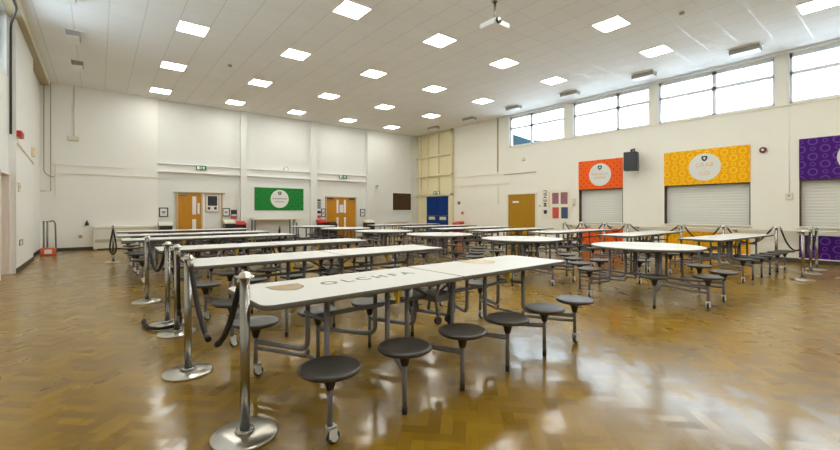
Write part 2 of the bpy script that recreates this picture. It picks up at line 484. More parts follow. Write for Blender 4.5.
# timber edge between ceiling and left wall, cable tray
b = MB(); b.box((XL, YF, CH - .10), (-1.22, YB - .13, CH)); trim(b, M['brown_trim'])
b = MB(); b.box((-1.23, YF, CH - .11), (-1.205, YB - .13, CH)); trim(b, M['cream_trim'])
b = MB(); b.tube(fillet([(-1.42, 11.82, 2.9), (-1.42, 11.82, 5.18), (-1.26, 11.2, 5.30), (-1.26, 9.6, 5.32)], .15), .02, 8); trim(b, M['skirt'])

# window head beam on the right
b = MB(); b.box((XR - .05, YF, HEAD), (XR, 11.4, CH)); trim(b, M['alu'])
b = MB(); b.box((XR - .035, YF, SILL - .045), (XR + .02, 11.38, SILL)); trim(b, M['cream_trim'])

wn = [0]
def window(side, y0, y1, split):
    wn[0] += 1
    s = 1 if side == 'r' else -1
    X = XR if s > 0 else XL
    xf0, xf1 = X + s * .10, X + s * .16
    zt = 4.87
    f = MB(); t = .075
    f.box((xf0, y0, SILL), (xf1, y1, SILL + t)).box((xf0, y0, HEAD - t * 1.4), (xf1, y1, HEAD))
    f.box((xf0, y0, SILL), (xf1, y0 + t, HEAD)).box((xf0, y1 - t, SILL), (xf1, y1, HEAD))
    f.box((xf0, split - .05, SILL), (xf1, split + .05, HEAD)).box((xf0, y0, zt - .045), (xf1, y1, zt + .045))
    o = struct(f.build('window_%d' % wn[0], M['alu']))
    MB().box((X + s * .01, y1 - .025, SILL), (X + s * .1, y1 - .001, HEAD)).box((X + s * .01, y0 + .001, SILL), (X + s * .1, y0 + .025, HEAD)).build('window_reveal', M['white_trim'], o)
    g = MB().box((X + s * .125, y0 + .02, SILL + .02), (X + s * .135, y1 - .02, HEAD - .02)).build('pane', M['glass'], o)
for (a, c), sp in zip(WIN_R, (10.17, 6.62, 3.85, .78)): window('r', a, c, sp)
for (a, c) in WIN_L: window('l', a, c, (a + c) / 2)

# wooded hill far outside the first window
import itertools
ridge = [(150, 380, 22), (170, 340, 38), (190, 300, 50), (214, 252, 60.5), (226, 225, 64), (240, 195, 61), (252, 185, 55), (262, 176, 53.5), (275, 168, 55.5), (290, 160, 56.5), (310, 152, 54), (340, 140, 42), (380, 120, 20)]
vs = []; fs = []
for (x, y, h) in ridge:
    L = math.hypot(x, y); ux, uy = x / L, y / L
    for (k, hh) in ((-60, 0), (-30, h * .62), (-8, h * .96), (0, h), (40, h * .8), (120, 0)):
        q = random.uniform(-1, 1)
        vs.append((x + ux * k, y + uy * k, hh + (q if hh else -2)))
for i in range(len(ridge) - 1):
    for k in range(5):
        a = i * 6 + k; fs.append((a, a + 6, a + 7, a + 1))
struct(MB().add(vs, fs, 0, True).build('hill', M['hill']), 'dark wooded hill outside the far window')

# ------------------------------------------------------------------ ceiling lights
ORD = ['nearest the back wall', 'second from the back wall', 'third from the back wall', 'fourth from the back wall', 'fifth from the back wall', 'sixth from the back wall']
LINE = ['leftmost line of panels', 'second line of panels from the left', 'middle line of panels', 'fourth line of panels from the left', 'rightmost line of panels']
LIGHTS = {0: 3, 1: 4, 2: 4, 3: 5, 4: 6}
lt = None
for i, n in LIGHTS.items():
    for j in range(n):
        if i == 3 and j == 4: pass
        loc = (LX0 + LDX * i, LY0 - 3.008 * j, CH)
        lab = 'square lit ceiling panel, ' + LINE[i] + ', ' + ORD[j]
        if lt is None:
            lt = empty('ceiling_light', loc)
            f = MB()
            for a, c in (((-.3, -.3), (.3, -.283)), ((-.3, .283), (.3, .3)), ((-.3, -.283), (-.283, .283)), ((.283, -.283), (.3, .283))):
                f.box((*a, -.012), (*c, .0))
            f.build('light_frame', M['white_metal'], lt)
            MB().box((-.283, -.283, -.008), (.283, .283, -.001)).build('diffuser', M['light'], lt)
            o = lt
        else:
            o = copy_tree(lt); o.location = loc
        tag(o, lab, 'ceiling light', 'square ceiling light panels')

for i in range(5):
    for j in range(LIGHTS[i], 7):
        o = copy_tree(lt); o.location = (LX0 + LDX * i, LY0 - 3.008 * j, CH)
        for k in ('label', 'category', 'group'):
            if k in o: del o[k]
        o['kind'] = 'structure'
# long box fittings near both side walls
bf = None
def fitting(x, y, s, lab, group):
    global bf
    if bf is None:
        bf = empty('box_fitting', (x, y, CH))
        MB().prism([(-.12, -.012), (-.10, -.115), (.12, -.135), (.14, -.012)][::-1], -.31, .31, 0, axis='y').build('fitting_body', M['fitting_grey'], bf)
        MB().prism([(-.105, -.117), (-.10, -.125), (.125, -.145), (.125, -.135)], -.29, .29, 0, axis='y').build('fitting_cover', M['white_metal'], bf)
        MB().box((-.19, -.33, -.012), (.19, .33, 0)).build('mounting_plate', M['white_metal'], bf)
        o = bf
    else:
        o = copy_tree(bf); o.location = (x, y, CH)
    o.rotation_euler.z = 0 if s > 0 else PI
    tag(o, lab, 'ceiling fitting', group)
for k, w in enumerate(['nearest', 'second nearest', 'third nearest', 'fourth nearest', 'fifth nearest', 'farthest']):
    fitting(12.8, 2.86 + 2.43 * k, 1, 'white box fitting on ceiling beside the right hand windows, %s of six' % w, 'box fittings along the right windows')
for k, w in enumerate(['nearest', 'middle', 'farthest']):
    fitting(-.45, 10.05 + 2.38 * k, -1, 'white box fitting on ceiling along the left wall, %s of three' % w, 'box fittings along the left wall')

for (x, y, lab) in ((2.91, 12.28, 'small round smoke detector on ceiling between the first and second line of panels'), (9.5, 3.17, 'small dark smoke detector on ceiling near the right windows')):
    o = MB().lathe([(.055, 0), (.055, -.02), (.04, -.045), (.0, -.05)], (0, 0, 0), 16).build('smoke_detector', M['fitting_grey'], None, (x, y, CH))
    tag(o, lab, 'smoke detector')

# projector hanging from the ceiling
pr = empty('projector', (6.1, 5.3, 4.94), 0, 'white projector hanging from a ceiling pole', 'projector')
MB().bbox((-.23, -.2, -.055), (.23, .2, .055), .03).build('projector_body', M['white_metal'], pr)
MB().lathe([(.062, 0), (.062, -.035), (.05, -.04)], (-.13, -.2, .005), 20, 'y').lathe([(.048, -.03), (0, -.033)], (-.13, -.2, .005), 20, 'y').build('lens', M['lens'], pr)
MB().cyl((0, 0, .1), (0, 0, CH - 4.938), .02, 12).lathe([(.06, CH - 4.94 - .02), (.06, CH - 4.938)], (0, 0, 0), 16).build('pole', M['brushed'], pr)
MB().box((-.08, -.08, .07), (.08, .08, .1)).build('bracket', M['black'], pr)
MB().tube(catenary((.05, 0, CH - 4.94), (.06, .05, .07), -.06), .008, 6).build('cable', M['black'], pr)

# ------------------------------------------------------------------ rectangular tables with attached stools
ZT = .77
def make_seat(parent, x, y, castor):
    s = MB().lathe([(0, .432), (.09, .434), (.150, .440), (.163, .442), (.172, .438), (.175, .430), (.173, .420), (.160, .410), (.06, .405), (.0, .405)][::-1], (0, 0, 0), 32).build('seat', M['seat'], parent, (x, y, 0))
    MB().lathe([(.022, .31), (.028, .33), (.035, .36), (.062, .405)], (0, 0, 0), 18).build('seat_mount', M['mount'], s)
    z0 = .10 if castor else .035
    st = MB().cyl((0, 0, z0), (0, 0, .335), .0165, 12)
    st.build('stem', M['steel'], s)
    if castor:
        MB().lathe([(.012, -.012), (.034, -.012), (.038, -.008), (.038, .008), (.034, .012), (.012, .012)], (.02, 0, .038), 20, 'y').build('castor_wheel', M['tyre'], s)
        MB().box((-.012, -.022, .04), (.035, -.016, .10)).box((-.012, .016, .04), (.035, .022, .10)).box((-.016, -.022, .092), (.035, .022, .105)).cyl((.02, -.023, .038), (.02, .023, .038), .021, 14).build('castor_fork', M['alu'], s)
    else:
        MB().lathe([(.017, 0), (.018, .006), (.018, .045), (.015, .05)], (0, 0, 0), 14).build('foot', M['black'], s)
    return s

XS = [-1.33, -.80, -.265, .265, .80, 1.33]
UP = [-1.12, -.62, -.43, .07, .50, 1.10]
L2, W2 = 1.615, .375
def make_table(loc):
    t = empty('folding_dining_table', loc)
    for s in (-1, 1):
        rs = (.07, .008, .008, .07) if s < 0 else (.008, .07, .07, .008)
        pts = rrect(-L2, -.004, -W2, W2, rs) if s < 0 else rrect(.004, L2, -W2, W2, rs)
        MB().prism(pts, ZT - .032, ZT, 0, 1, bevel=.004).build('tabletop', [M['laminate'], M['edge']], t)
        MB().box((s * .06, -.17, ZT - .062), (s * 1.36, -.14, ZT - .032)).box((s * .06, .14, ZT - .062), (s * 1.36, .17, ZT - .032)).box((s * 1.30, -.17, ZT - .062), (s * 1.36, .17, ZT - .032)).box((s * .06, -.17, ZT - .062), (s * .12, .17, ZT - .032)).build('underframe', M['steel'], t)
        MB().cyl((s * .05, 0, .56), (s * 1.12, 0, .56), .017, 10).cyl((s * 1.12, -.16, .56), (s * 1.12, .16, .56), .014, 10).build('stretcher', M['steel'], t)
        MB().bbox((s * .62, -.36, ZT - .085), (s * .66, -.30, ZT - .033), .006).box((s * .635, -.345, ZT - .135), (s * .650, -.315, ZT - .08)).build('release_handle', M['yellow'], t)
    # folding gear under the joint
    g = MB()
    for s in (-1, 1):
        g.tube([(s * .035, -.13, ZT - .04), (s * .09, -.13, .56), (s * .06, -.13, .40)], .014, 8).tube([(s * .035, .13, ZT - .04), (s * .09, .13, .56), (s * .06, .13, .40)], .014, 8)
        g.tube([(s * .05, 0, .56), (s * .34, 0, ZT - .05)], .012, 8)
    g.box((-.10, -.15, .53), (.10, .15, .585))
    g.build('folding_gear', M['steel'], t)
    for s in (-1, 1):
        MB().lathe([(.01, -.012), (.034, -.012), (.036, 0), (.034, .012), (.01, .012)], (s * .06, -.13, .37), 16, 'y').build('transport_wheel', M['tyre'], t)
    for k in range(6):
        for s in (-1, 1):
            x = XS[k]; u = UP[k] if s < 0 else -UP[5 - k]
            y0, y1 = s * .61, s * .17
            m = MB().tube(fillet([(x, y0, .275), (x + (u - x) * .35, s * .47, .275), (u, y1, .275), (u, y1, ZT - .04)], .075), .019, 10)
            if k in (0, 5):
                m.tube(fillet([(x, y0, .225), (x + (u - x) * .35, s * .47, .225), (u, y1, .225), (u, y1, .28)], .03), .0145, 10)
                m.cyl((u, y1, .235), (u, 0, .235), .0145, 8)
            m.build('leg', M['steel'], t)
            make_seat(t, x, y0, k in (0, 5))
    return t

ROWS = [
 ((2.318, 2.725), 'long white table nearest the viewer, printed with a shield crest and the letters OLCHFA', 'left', .033),
 ((2.33, 4.75), 'plain long white table directly behind the one lettered OLCHFA', 'left'),
 ((2.26, 6.76), 'long white table third from the front in the left column of long tables', 'left'),
 ((1.95, 9.40), 'long white table fourth from the front in the left column, past a wider gap', 'left'),
 ((1.92, 11.10), 'long white table fifth from the front in the left column of long tables', 'left'),
 ((1.98, 13.22), 'long white table farthest back in the left column, before the waste bins', 'left'),
 ((10.52, 2.62), 'long white table nearest the viewer on the right, before the yellow hatch', 'right', -.05),
 ((10.5, 4.35), 'long white table second along the right wall, behind the nearest round table', 'right', .03),
 ((10.35, 6.10), 'long white table third along the right wall, before the orange hatch', 'right'),
 ((9.75, 7.75), 'long white table fourth along the right wall, near the menu board', 'right'),
 ((9.65, 9.33), 'long white table fifth along the right wall, before the plain wooden door', 'right'),
 ((9.9, 11.25), 'long white table sixth along the right wall, before the red bin', 'right'),
 ((9.85, 13.35), 'long white table farthest back on the right, below the brown board', 'right')]
GN = {'left': 'long folding tables in the left column', 'right': 'long folding tables along the right wall'}
T0 = None
for (xy, lab, g, *rz) in ROWS:
    rz = rz[0] if rz else 0
    if T0 is None:
        T0 = t = make_table((0, 0, 0)); first = t
    else:
        t = copy_tree(T0)
    t.location = (*xy, 0); t.rotation_euler.z = rz
    tag(t, lab, 'table', GN[g])
# print on the nearest table
def lrot(z=0): return (0, 0, z)
tops = [c for c in KIDS[first.name] if c.name.startswith('tabletop')]
# (own copies of the mesh stay shared; only the print is added here)
text('lettering', 'OLCHFA', .165, M['table_text'], tops[0], (1.695 - 2.318, 2.765 - 2.725 + .02, ZT + .0006), (0, 0, 0), .0004, 1.0, 1.50, .003)
e = MB().prism(shield_pts(1.035 - 2.318, 2.80 - 2.71, .235), ZT + .0002, ZT + .0006, 0).build('crest', M['crest_edge'], tops[0])
MB().prism(shield_pts(1.035 - 2.318, 2.80 - 2.71, .205), ZT + .0007, ZT + .0011, 0).build('crest_print', M['crest_tan'], tops[0])
MB().prism(shield_pts(3.15 - 2.318, 2.90 - 2.71, .36), ZT + .0002, ZT + .0006, 0).build('faded_crest', mat('faded tan crest', (.70, .60, .44), .25, noise=.16, nscale=9), tops[1])

# ------------------------------------------------------------------ round tables
def make_round(loc):
    t = empty('round_dining_table', loc)
    rr = .78
    for s in (-1, 1):
        pts = [(s * .003, -s * rr)] if False else []
        n = 40
        a0 = -PI / 2 if s > 0 else PI / 2
        pts = [(rr * math.cos(a0 + PI * i / n) + s * .003, rr * math.sin(a0 + PI * i / n)) for i in range(n + 1)]
        MB().prism(pts, ZT - .032, ZT, 0, 1, bevel=.004).build('tabletop', [M['laminate'], M['edge']], t)
        MB().box((s * .05, -.42, ZT - .062), (s * .46, -.39, ZT - .032)).box((s * .05, .39, ZT - .062), (s * .46, .42, ZT - .032)).box((s * .43, -.42, ZT - .062), (s * .46, .42, ZT - .032)).build('underframe', M['steel'], t)
    g = MB()
    for s in (-1, 1):
        g.tube([(s * .05, -.2, ZT - .04), (s * .05, -.2, .30)], .016, 8).tube([(s * .05, .2, ZT - .04), (s * .05, .2, .30)], .016, 8)
    g.box((-.06, -.22, .30), (.06, .22, .34)).tube([(0, 0, .32), (.0, 0, .55), (.3, 0, ZT - .05)], .012, 8)
    g.build('folding_gear', M['steel'], t)
    for k in range(8):
        a = R((28, 70, 110, 152, 208, 250, 290, 332)[k])
        x, y = .97 * math.cos(a), .97 * math.sin(a)
        bx = .42 if math.cos(a) > 0 else -.42; by = (.36 if math.sin(a) > 0 else -.36) * (1 if k in (0, 3, 4, 7) else .62)
        if k in (1, 2, 5, 6): bx *= .45
        m = MB()
        for dz, rad in ((.275, .019), (.215, .016)):
            m.tube(fillet([(x, y, dz), (bx, by, dz), (bx, by, ZT - .04 if dz > .25 else .29)], .09), rad, 10)
        m.build('leg', M['steel'], t)
        make_seat(t, x, y, k in (0, 3, 5, 6))
    return t
RND = [((6.66, 2.72), 'round white table nearest the viewer, beyond the lettered table'),
       ((6.52, 4.97), 'round white table second from the front, before the plain wooden door'),
       ((6.28, 7.14), 'round white table third from the front, before the blue double doors'),
       ((6.15, 9.31), 'round white table fourth from the front, left of the blue doors'),
       ((6.20, 11.60), 'round white table fifth from the front, before the oak double doors'),
       ((6.10, 13.85), 'round white table farthest back, beside the high counter')]
T1 = None
for xy, lab in RND:
    t = make_round((0, 0, 0)) if T1 is None else copy_tree(T1)
    if T1 is None: T1 = t
    t.location = (*xy, 0)
    tag(t, lab, 'table', 'round folding tables down the middle')

# ------------------------------------------------------------------ rope stanchions
def make_post():
    t = empty('rope_stanchion')
    MB().lathe([(.175, 0), (.182, .004), (.182, .014), (.174, .020), (.06, .026), (.03, .027)], (0, 0, 0), 40).build('base', M['base_plate'], t)
    MB().lathe([(.055, .028), (.05, .042), (.034, .046)], (0, 0, 0), 24).build('base_collar', M['brushed'], t)
    MB().cyl((0, 0, .03), (0, 0, .925), .0275, 20).build('post', M['brushed'], t)
    c = MB().lathe([(.028, .915), (.050, .920), (.051, .926), (.033, .930), (.031, .94), (.018, .95), (0, .952)], (0, 0, 0), 22).build('cap', M['base_plate'], t)
    ring = [(.050 * math.cos(2 * PI * k / 24), .050 * math.sin(2 * PI * k / 24), .921) for k in range(24)]
    MB().tube(ring, .004, 6, closed=True).build('ring', M['chrome'], c)
    return t
POSTS = {
 'A': (.664, 2.462, 'chrome rope post closest to the viewer, at the lettered table end'),
 'B': (.565, 3.71, 'chrome rope post second from the viewer, standing alone left of the second table'),
 'C': (.655, 4.98, 'chrome rope post of the close pair by the second table, nearer one'),
 'D': (.625, 5.46, 'chrome rope post of the close pair by the second table, farther one'),
 'E': (.545, 6.97, 'chrome rope post at the left end of the third long table'),
 'F': (.29, 12.89, 'farthest chrome rope post on the left, with a rope looped on itself'),
 'P': (12.35, 2.18, 'steel rope post at the right end of the nearest right hand table'),
 'Q': (12.35, 3.20, 'steel rope post before the middle of the yellow hatch'),
 'U': (12.35, 4.14, 'steel rope post before the left side of the yellow hatch'),
 'V': (12.35, 5.56, 'steel rope post between the orange and yellow hatches'),
 'W': (12.35, 6.26, 'steel rope post before the right side of the orange hatch'),
 'Y': (12.35, 7.02, 'steel rope post before the left side of the orange hatch'),
 'Z': (12.35, 7.68, 'steel rope post nearest the menu board'),
 'G': (10.44, 1.46, 'nearest of three steel rope posts in line before the purple hatch'),
 'H': (11.66, 1.51, 'middle of three steel rope posts in line before the purple hatch'),
 'I': (12.55, 1.53, 'farthest of three steel rope posts in line before the purple hatch'),
 'J': (11.2, .93, 'steel rope post at the right picture edge, only its base in view')}
P0 = None
for k, (x, y, lab) in POSTS.items():
    t = make_post() if P0 is None else copy_tree(P0)
    if P0 is None: P0 = t
    t.location = (x, y, 0)
    tag(t, lab, 'rope post', 'rope posts on the left' if k in 'ABCDEF' else 'rope posts on the right')

def rope(path, lab, group, ends=(True, True)):
    P = [Vector(p) for p in path]
    o = MB().tube(P, .018, 10).build('barrier_rope', M['rope'])
    for e, (i, j) in zip(ends, ((0, 1), (-1, -2))):
        d = (P[j] - P[i]).normalized()
        if e:
            MB().tube([P[i] - d * .012, P[i] + d * .06], .021, 12).tube([P[i] - d * .012, P[i] - d * .05 + Vector((0, 0, .01))], .007, 8).build('rope_hook', M['brushed'], o)
        else:
            MB().tube([P[i] - d * .01, P[i] + d * .05], .021, 12).build('rope_end', M['black'], o)
    return tag(o, lab, 'rope', group)
def between(a, c, sag, lab, group):
    A, B = Vector((*POSTS[a][:2], .905)), Vector((*POSTS[c][:2], .905))
    d = (B - A).normalized() * .075
    return rope(catenary(A + d, B - d, sag), lab, group)
GL, GR = 'black ropes on the left posts', 'black ropes on the right posts'
A, B = Vector((.664, 2.462, .905)), Vector((.565, 3.71, .905))
cat_ = catenary(A + (B - A).normalized() * .06, B + (A - B).normalized() * .06, .52, 40)
rope(cat_[:17], 'black rope with a loose lower end hanging from the post closest to the viewer', GL, (True, False))
rope(cat_[::-1][:18], 'black rope with a loose lower end hanging from the second post from the viewer', GL, (True, False))
between('D', 'E', .37, 'black rope sagging toward the post at the third long table', GL)
rope(fillet([(.655, 4.90, .88), (.655, 4.895, .60), (.66, 4.885, .22)], .1), 'black rope hanging straight down the nearer post of the close pair', GL, (True, False))
rope(fillet([(.665, 5.41, .88), (.70, 5.38, .55), (.735, 5.36, .12), (.74, 5.32, .024), (.66, 5.22, .024), (.52, 5.19, .024), (.42, 5.32, .024), (.405, 5.56, .03), (.41, 5.60, .05)], .12), 'black rope dropped from a post with its end curled on the floor', GL, (True, False))
lp = [(.29 + .038 * math.sin(t) * (1 + .9 * math.sin(t / 2)) * 1.0, 12.80, .90 - .68 * math.sin(t / 2)) for t in [2 * PI * k / 30 for k in range(31)]]
rope(lp, 'black rope looped down from the farthest left post', GL)
between('P', 'Q', .38, 'black rope drooping behind the nearest right hand table', GR)
between('Q', 'U', .34, 'black rope drooping before the yellow hatch panel', GR)
between('U', 'V', .30, 'black rope between the yellow hatch and the wall beside it', GR)
between('V', 'W', .22, 'black rope between the orange and yellow hatch posts', GR)
between('W', 'Y', .25, 'black rope drooping before the orange hatch panel', GR)
between('Y', 'Z', .25, 'black rope nearest the menu board', GR)
between('G', 'H', .42, 'black rope between the nearest two posts before the purple panel', GR)
between('H', 'I', .34, 'black rope between the farther two posts before the purple panel', GR)
between('P', 'I', .50, 'black rope sagging from the table end post to the purple hatch line', GR)

# ------------------------------------------------------------------ back wall furniture
K = YB / 17.5
def bx(X): return X * K
def bz(z): return 1.3 + (z - 1.3) * K
YW = YB - .0005

def exit_sign_back(x0, x1, z0, z1, y, lab, s=1):
    o = MB().bbox((x0, y - .04, z0), (x1, y, z1), .008).build('exit_sign', M['green_sign'])
    w, h = x1 - x0, z1 - z0
    MB().box((x0 + .02, y - .043, z0 + .02), (x0 + w * .30, y - .0405, z1 - .02)).build('door_symbol', M['sign_white'], o)
    cx = x0 + w * .72; cz = (z0 + z1) / 2; a = h * .34
    MB().prism([(cx - a, cz), (cx + a, cz), (cx, cz + a)][::1], y - .043, y - .0405, 0, axis='y').box((cx - a * .35, y - .043, cz - a), (cx + a * .35, y - .0405, cz)).build('arrow', M['sign_white'], o)
    px = x0 + w * .44
    MB().lathe([(h * .09, y - .043), (h * .09, y - .0405)], (px, 0, cz + h * .25), 10, 'y').box((px - h * .08, y - .043, cz - h * .3), (px + h * .08, y - .0405, cz + h * .14)).build('running_figure', M['sign_white'], o)
    return tag(o, lab, 'exit sign')
exit_sign_back(bx(2.93), bx(3.28), bz(2.89), bz(3.06), YB - .085, 'green exit sign above the single oak door on the back wall')
exit_sign_back(bx(8.95), bx(9.36), bz(2.87), bz(3.05), YB - .085, 'green exit sign above the oak double doors')

# single oak door with vision panels, tall notice case beside it
d = struct(MB().box((bx(2.33), YW - .05, 0), (bx(3.09), YW, bz(2.0))).build('door_2', M['wood_door']), 'oak door with a slim glazed panel')
MB().box((bx(2.27), YW - .07, 0), (bx(2.33), YW, bz(2.03))).box((bx(3.09), YW - .07, 0), (bx(3.15), YW, bz(2.03))).build('door_frame', M['oak_frame'], d)
MB().box((bx(2.20), YW - .09, bz(2.0)), (bx(3.95), YW, bz(2.035))).build('door_header', M['brown_trim'], d)
MB().box((bx(2.80), YW - .055, bz(1.18)), (bx(2.93), YW - .05, bz(1.87))).box((bx(2.80), YW - .055, bz(.55)), (bx(2.93), YW - .05, bz(1.0))).build('vision_panel', M['paper'], d)
MB().box((bx(2.98), YW - .055, bz(1.2)), (bx(3.05), YW - .05, bz(1.62))).build('door_notice', M['paper'], d)
MB().bbox((bx(2.36), YW - .10, bz(1.90)), (bx(2.62), YW - .05, bz(1.97)), .01).build('door_closer', M['brushed'], d)
b = MB(); b.box((bx(3.15), YW - .04, 0), (bx(3.23), YW, bz(2.0))); trim(b, M['white_trim'])
b = MB(); b.box((bx(3.82), YW - .04, 0), (bx(3.87), YW, bz(2.0))); trim(b, M['oak_frame'])
n = MB().box((bx(3.25), YW - .04, bz(1.27)), (bx(3.75), YW, bz(1.98))).build('notice_board', M['oak_frame'])
MB().box((bx(3.29), YW - .045, bz(1.31)), (bx(3.71), YW - .04, bz(1.94))).build('backing', M['paper'], n)
MB().box((bx(3.33), YW - .05, bz(1.52)), (bx(3.67), YW - .045, bz(1.90))).build('poster', M['dark_print'], n)
for q in (3.33, 3.56): MB().box((bx(q), YW - .05, bz(1.37)), (bx(q + .09), YW - .045, bz(1.47))).build('leaflet', M['dark_print'], n)
tag(n, 'wood framed notice board with a dark poster beside the single oak door', 'notice board')

def framed(x0, x1, z0, z1, lab, y=YW, m='paper', fm='black', group='framed notices on the back wall'):
    o = MB()
    t = .035
    o.box((x0, y - .03, z0), (x1, y, z0 + t)).box((x0, y - .03, z1 - t), (x1, y, z1)).box((x0, y - .03, z0 + t), (x0 + t, y, z1 - t)).box((x1 - t, y - .03, z0 + t), (x1, y, z1 - t))
    o = o.build('framed_notice', M[fm])
    MB().box((x0 + t, y - .02, z0 + t), (x1 - t, y, z1 - t)).build('notice_sheet', M[m], o)
    w = x1 - x0; h = z1 - z0
    MB().box((x0 + w * .3, y - .022, z0 + h * .3), (x1 - w * .3, y - .0205, z0 + h * .34)).box((x0 + w * .3, y - .022, z0 + h * .42), (x1 - w * .3, y - .0205, z0 + h * .62)).build('print', M['grey_text'], o)
    return tag(o, lab, 'notice', group)
framed(bx(1.73), bx(2.02), bz(1.10), bz(1.44), 'black framed notice left of the single oak door, above the black bin')
framed(bx(3.86), bx(4.14), bz(1.10), bz(1.43), 'black framed notice right of the notice board, above the cream bin')
framed(bx(8.08), bx(8.285), bz(1.04), bz(1.43), 'black framed notice at the left edge of the oak double doors')
framed(bx(10.14), bx(10.42), bz(1.05), bz(1.42), 'black framed notice right of the oak double doors')
o = MB().box((bx(4.18), YW - .015, bz(1.0)), (bx(4.41), YW, bz(1.36))).build('wall_poster', M['dark_print'])
MB().box((bx(4.20), YW - .018, bz(1.0)), (bx(4.39), YW - .015, bz(1.12))).build('red_band', M['red_print'], o)
MB().box((bx(4.20), YW - .018, bz(1.12)), (bx(4.39), YW - .015, bz(1.18))).build('white_band', M['paper'], o)
tag(o, 'small dark poster with a red foot above the red bin', 'poster')
o = MB().box((bx(7.83), YB - .19, bz(.98)), (bx(8.06), YB - .165, bz(1.87))).build('wall_poster', M['paper'])
for z0, z1, m in ((1.77, 1.86, 'dark_text'), (1.42, 1.75, 'grey_text'), (1.2, 1.33, 'dark_print'), (1.0, 1.12, 'red_print')):
    MB().box((bx(7.84), YB - .194, bz(z0)), (bx(8.05), YB - .1905, bz(z1))).build('poster_block', M[m], o)
o.location.y = .16
tag(o, 'tall column poster left of the oak double doors', 'poster')

# oak double doors
d = struct(MB().box((bx(8.28), YW - .08, 0), (bx(8.33), YW, bz(2.0))).box((bx(9.84), YW - .08, 0), (bx(9.89), YW, bz(2.0))).box((bx(8.28), YW - .08, bz(1.95)), (bx(9.92), YW, bz(2.0))).build('door_3', M['oak_frame']), 'pair of oak doors with slim glazed panels')
for x0, x1, vp in ((8.33, 9.08, 8.89), (9.09, 9.84, 9.28)):
    l = MB().box((bx(x0), YW - .05, 0), (bx(x1), YW, bz(1.95))).build('door_leaf', M['wood_door'], d)
    MB().box((bx(vp - .05), YW - .055, bz(1.22)), (bx(vp + .05), YW - .05, bz(1.85))).box((bx(vp - .05), YW - .055, bz(.5)), (bx(vp + .05), YW - .05, bz(1.02))).build('vision_panel', M['paper'], l)
MB().box((bx(9.0), YW - .058, bz(1.25)), (bx(9.2), YW - .05, bz(1.62))).build('door_notice', M['paper'], d)
for x0 in (8.36, 9.50): MB().bbox((bx(x0), YW - .11, bz(1.88)), (bx(x0 + .3), YW - .05, bz(1.945)), .01).build('door_closer', M['skirt'], d)

# green banner
def roundel(parent, c, r, axis, off, m=M['roundel']):
    pass
g = MB().box((bx(5.10), YW - .025, bz(1.345)), (bx(7.22), YW, bz(2.315))).build('banner', M['green_ban'])
cx, cz = bx(6.15), bz(1.84); r = .39 * K
rd = MB().lathe([(r, YW - .029), (r, YW - .0255)], (cx, 0, cz), 40, 'y').build('roundel', M['roundel'], g)
MB().prism(shield_pts(cx, cz + .24, .15), YW - .033, YW - .0295, 0, axis='y').build('crest', M['crest_dark'], rd)
MB().prism(shield_pts(cx, cz + .25, .06), YW - .036, YW - .0335, 0, axis='y').build('crest_centre', M['roundel'], rd)
ln = MB()
for q in range(13): ln.box((cx - .32 + q * .05, YW - .032, cz - .02), (cx - .32 + q * .05 + .034, YW - .0295, cz + .035))
for q in range(9): ln.box((cx - .2 + q * .045, YW - .032, cz - .14), (cx - .2 + q * .045 + .03, YW - .0295, cz - .1))
ln.build('lettering', M['grey_text'], rd)
tag(g, 'green patterned banner with a white circle on the back wall', 'banner')

# high counter below the green banner
t = empty('high_counter', (bx(5.72), 17.15, 0), 0, 'high pale counter table below the green banner', 'counter')
MB().bbox((-.88, -.2, .955), (.88, .35, 1.02), .008).build('countertop', M['beige_sw'], t)
for sx in (-.80, .80):
    for sy in (-.14, .28): MB().box((sx - .025, sy - .025, 0), (sx + .025, sy + .025, .955)).build('leg', M['steel'], t)
MB().box((-.70, .26, .35), (.76, .30, .93)).build('back_panel', M['paper'], t)
MB().box((-.8, .25, .12), (.8, .29, .17)).build('rail', M['steel'], t)
o = MB().lathe([(.035, 0), (.035, .14), (.014, .19), (.014, .23), (0, .232)], (0, 0, 0), 14).build('bottle', M['black'], None, (bx(6.02), 17.12, 0))
o.location = (bx(6.02), 17.3, 0); 
MB().lathe([(.045, 0), (.045, .50), (.02, .6), (.02, .68), (0, .685)], (0, 0, 0), 14).build('bottle_body', M['black'], o)
tag(o, 'dark slim bottle on the floor under the high counter', 'bottle')
t = empty('wall_cabinet', (bx(6.78), 17.35, 0), 0, 'slim cream pedestal box at the right end of the high counter', 'pedestal')
MB().bbox((-.10, -.12, .80), (.10, .12, 1.02), .01).build('pedestal_box', M['bin_cream'], t)
MB().box((-.03, -.03, .01), (.03, .03, .80)).build('post', M['steel'], t)
MB().box((-.14, -.14, 0), (.14, .14, .012)).build('foot', M['steel'], t)

# waste bins with sloping lids
def bin_(x, y, w, h, body, lid, lab, rz=0, trimm=None):
    t = empty('waste_bin', (x, y, 0), rz, lab, 'waste bin', 'waste bins along the walls')
    MB().bbox((-w / 2, -.2, 0), (w / 2, .2, h * .87), .02).build('bin_body', M[body], t)
    MB().prism([(-.215, h * .87), (.21, h * .87), (.21, h * 1.03), (.12, h * 1.03), (-.215, h * .91)], -w / 2 - .012, w / 2 + .012, 0, axis='x').build('lid', M[lid], t)
    MB().box((-w * .3, -.222, h * .70), (w * .3, -.2, h * .74)).build('handle', M['black'], t)
    return t
bin_(bx(1.89), 17.25, .40, .90, 'black', 'bin_cream', 'black waste bin with a pale lid under the notice left of the oak door')
bin_(bx(4.02), 17.25, .36, .94, 'black', 'bin_cream', 'black waste bin with a cream lid left of the red lidded bin')
bin_(bx(4.42), 17.25, .38, .88, 'black', 'red', 'black waste bin with a red lid beside the cream lidded bin')
bin_(bx(7.89), 17.2, .33, .90, 'black', 'red', 'black waste bin with a red lid left of the oak double doors')
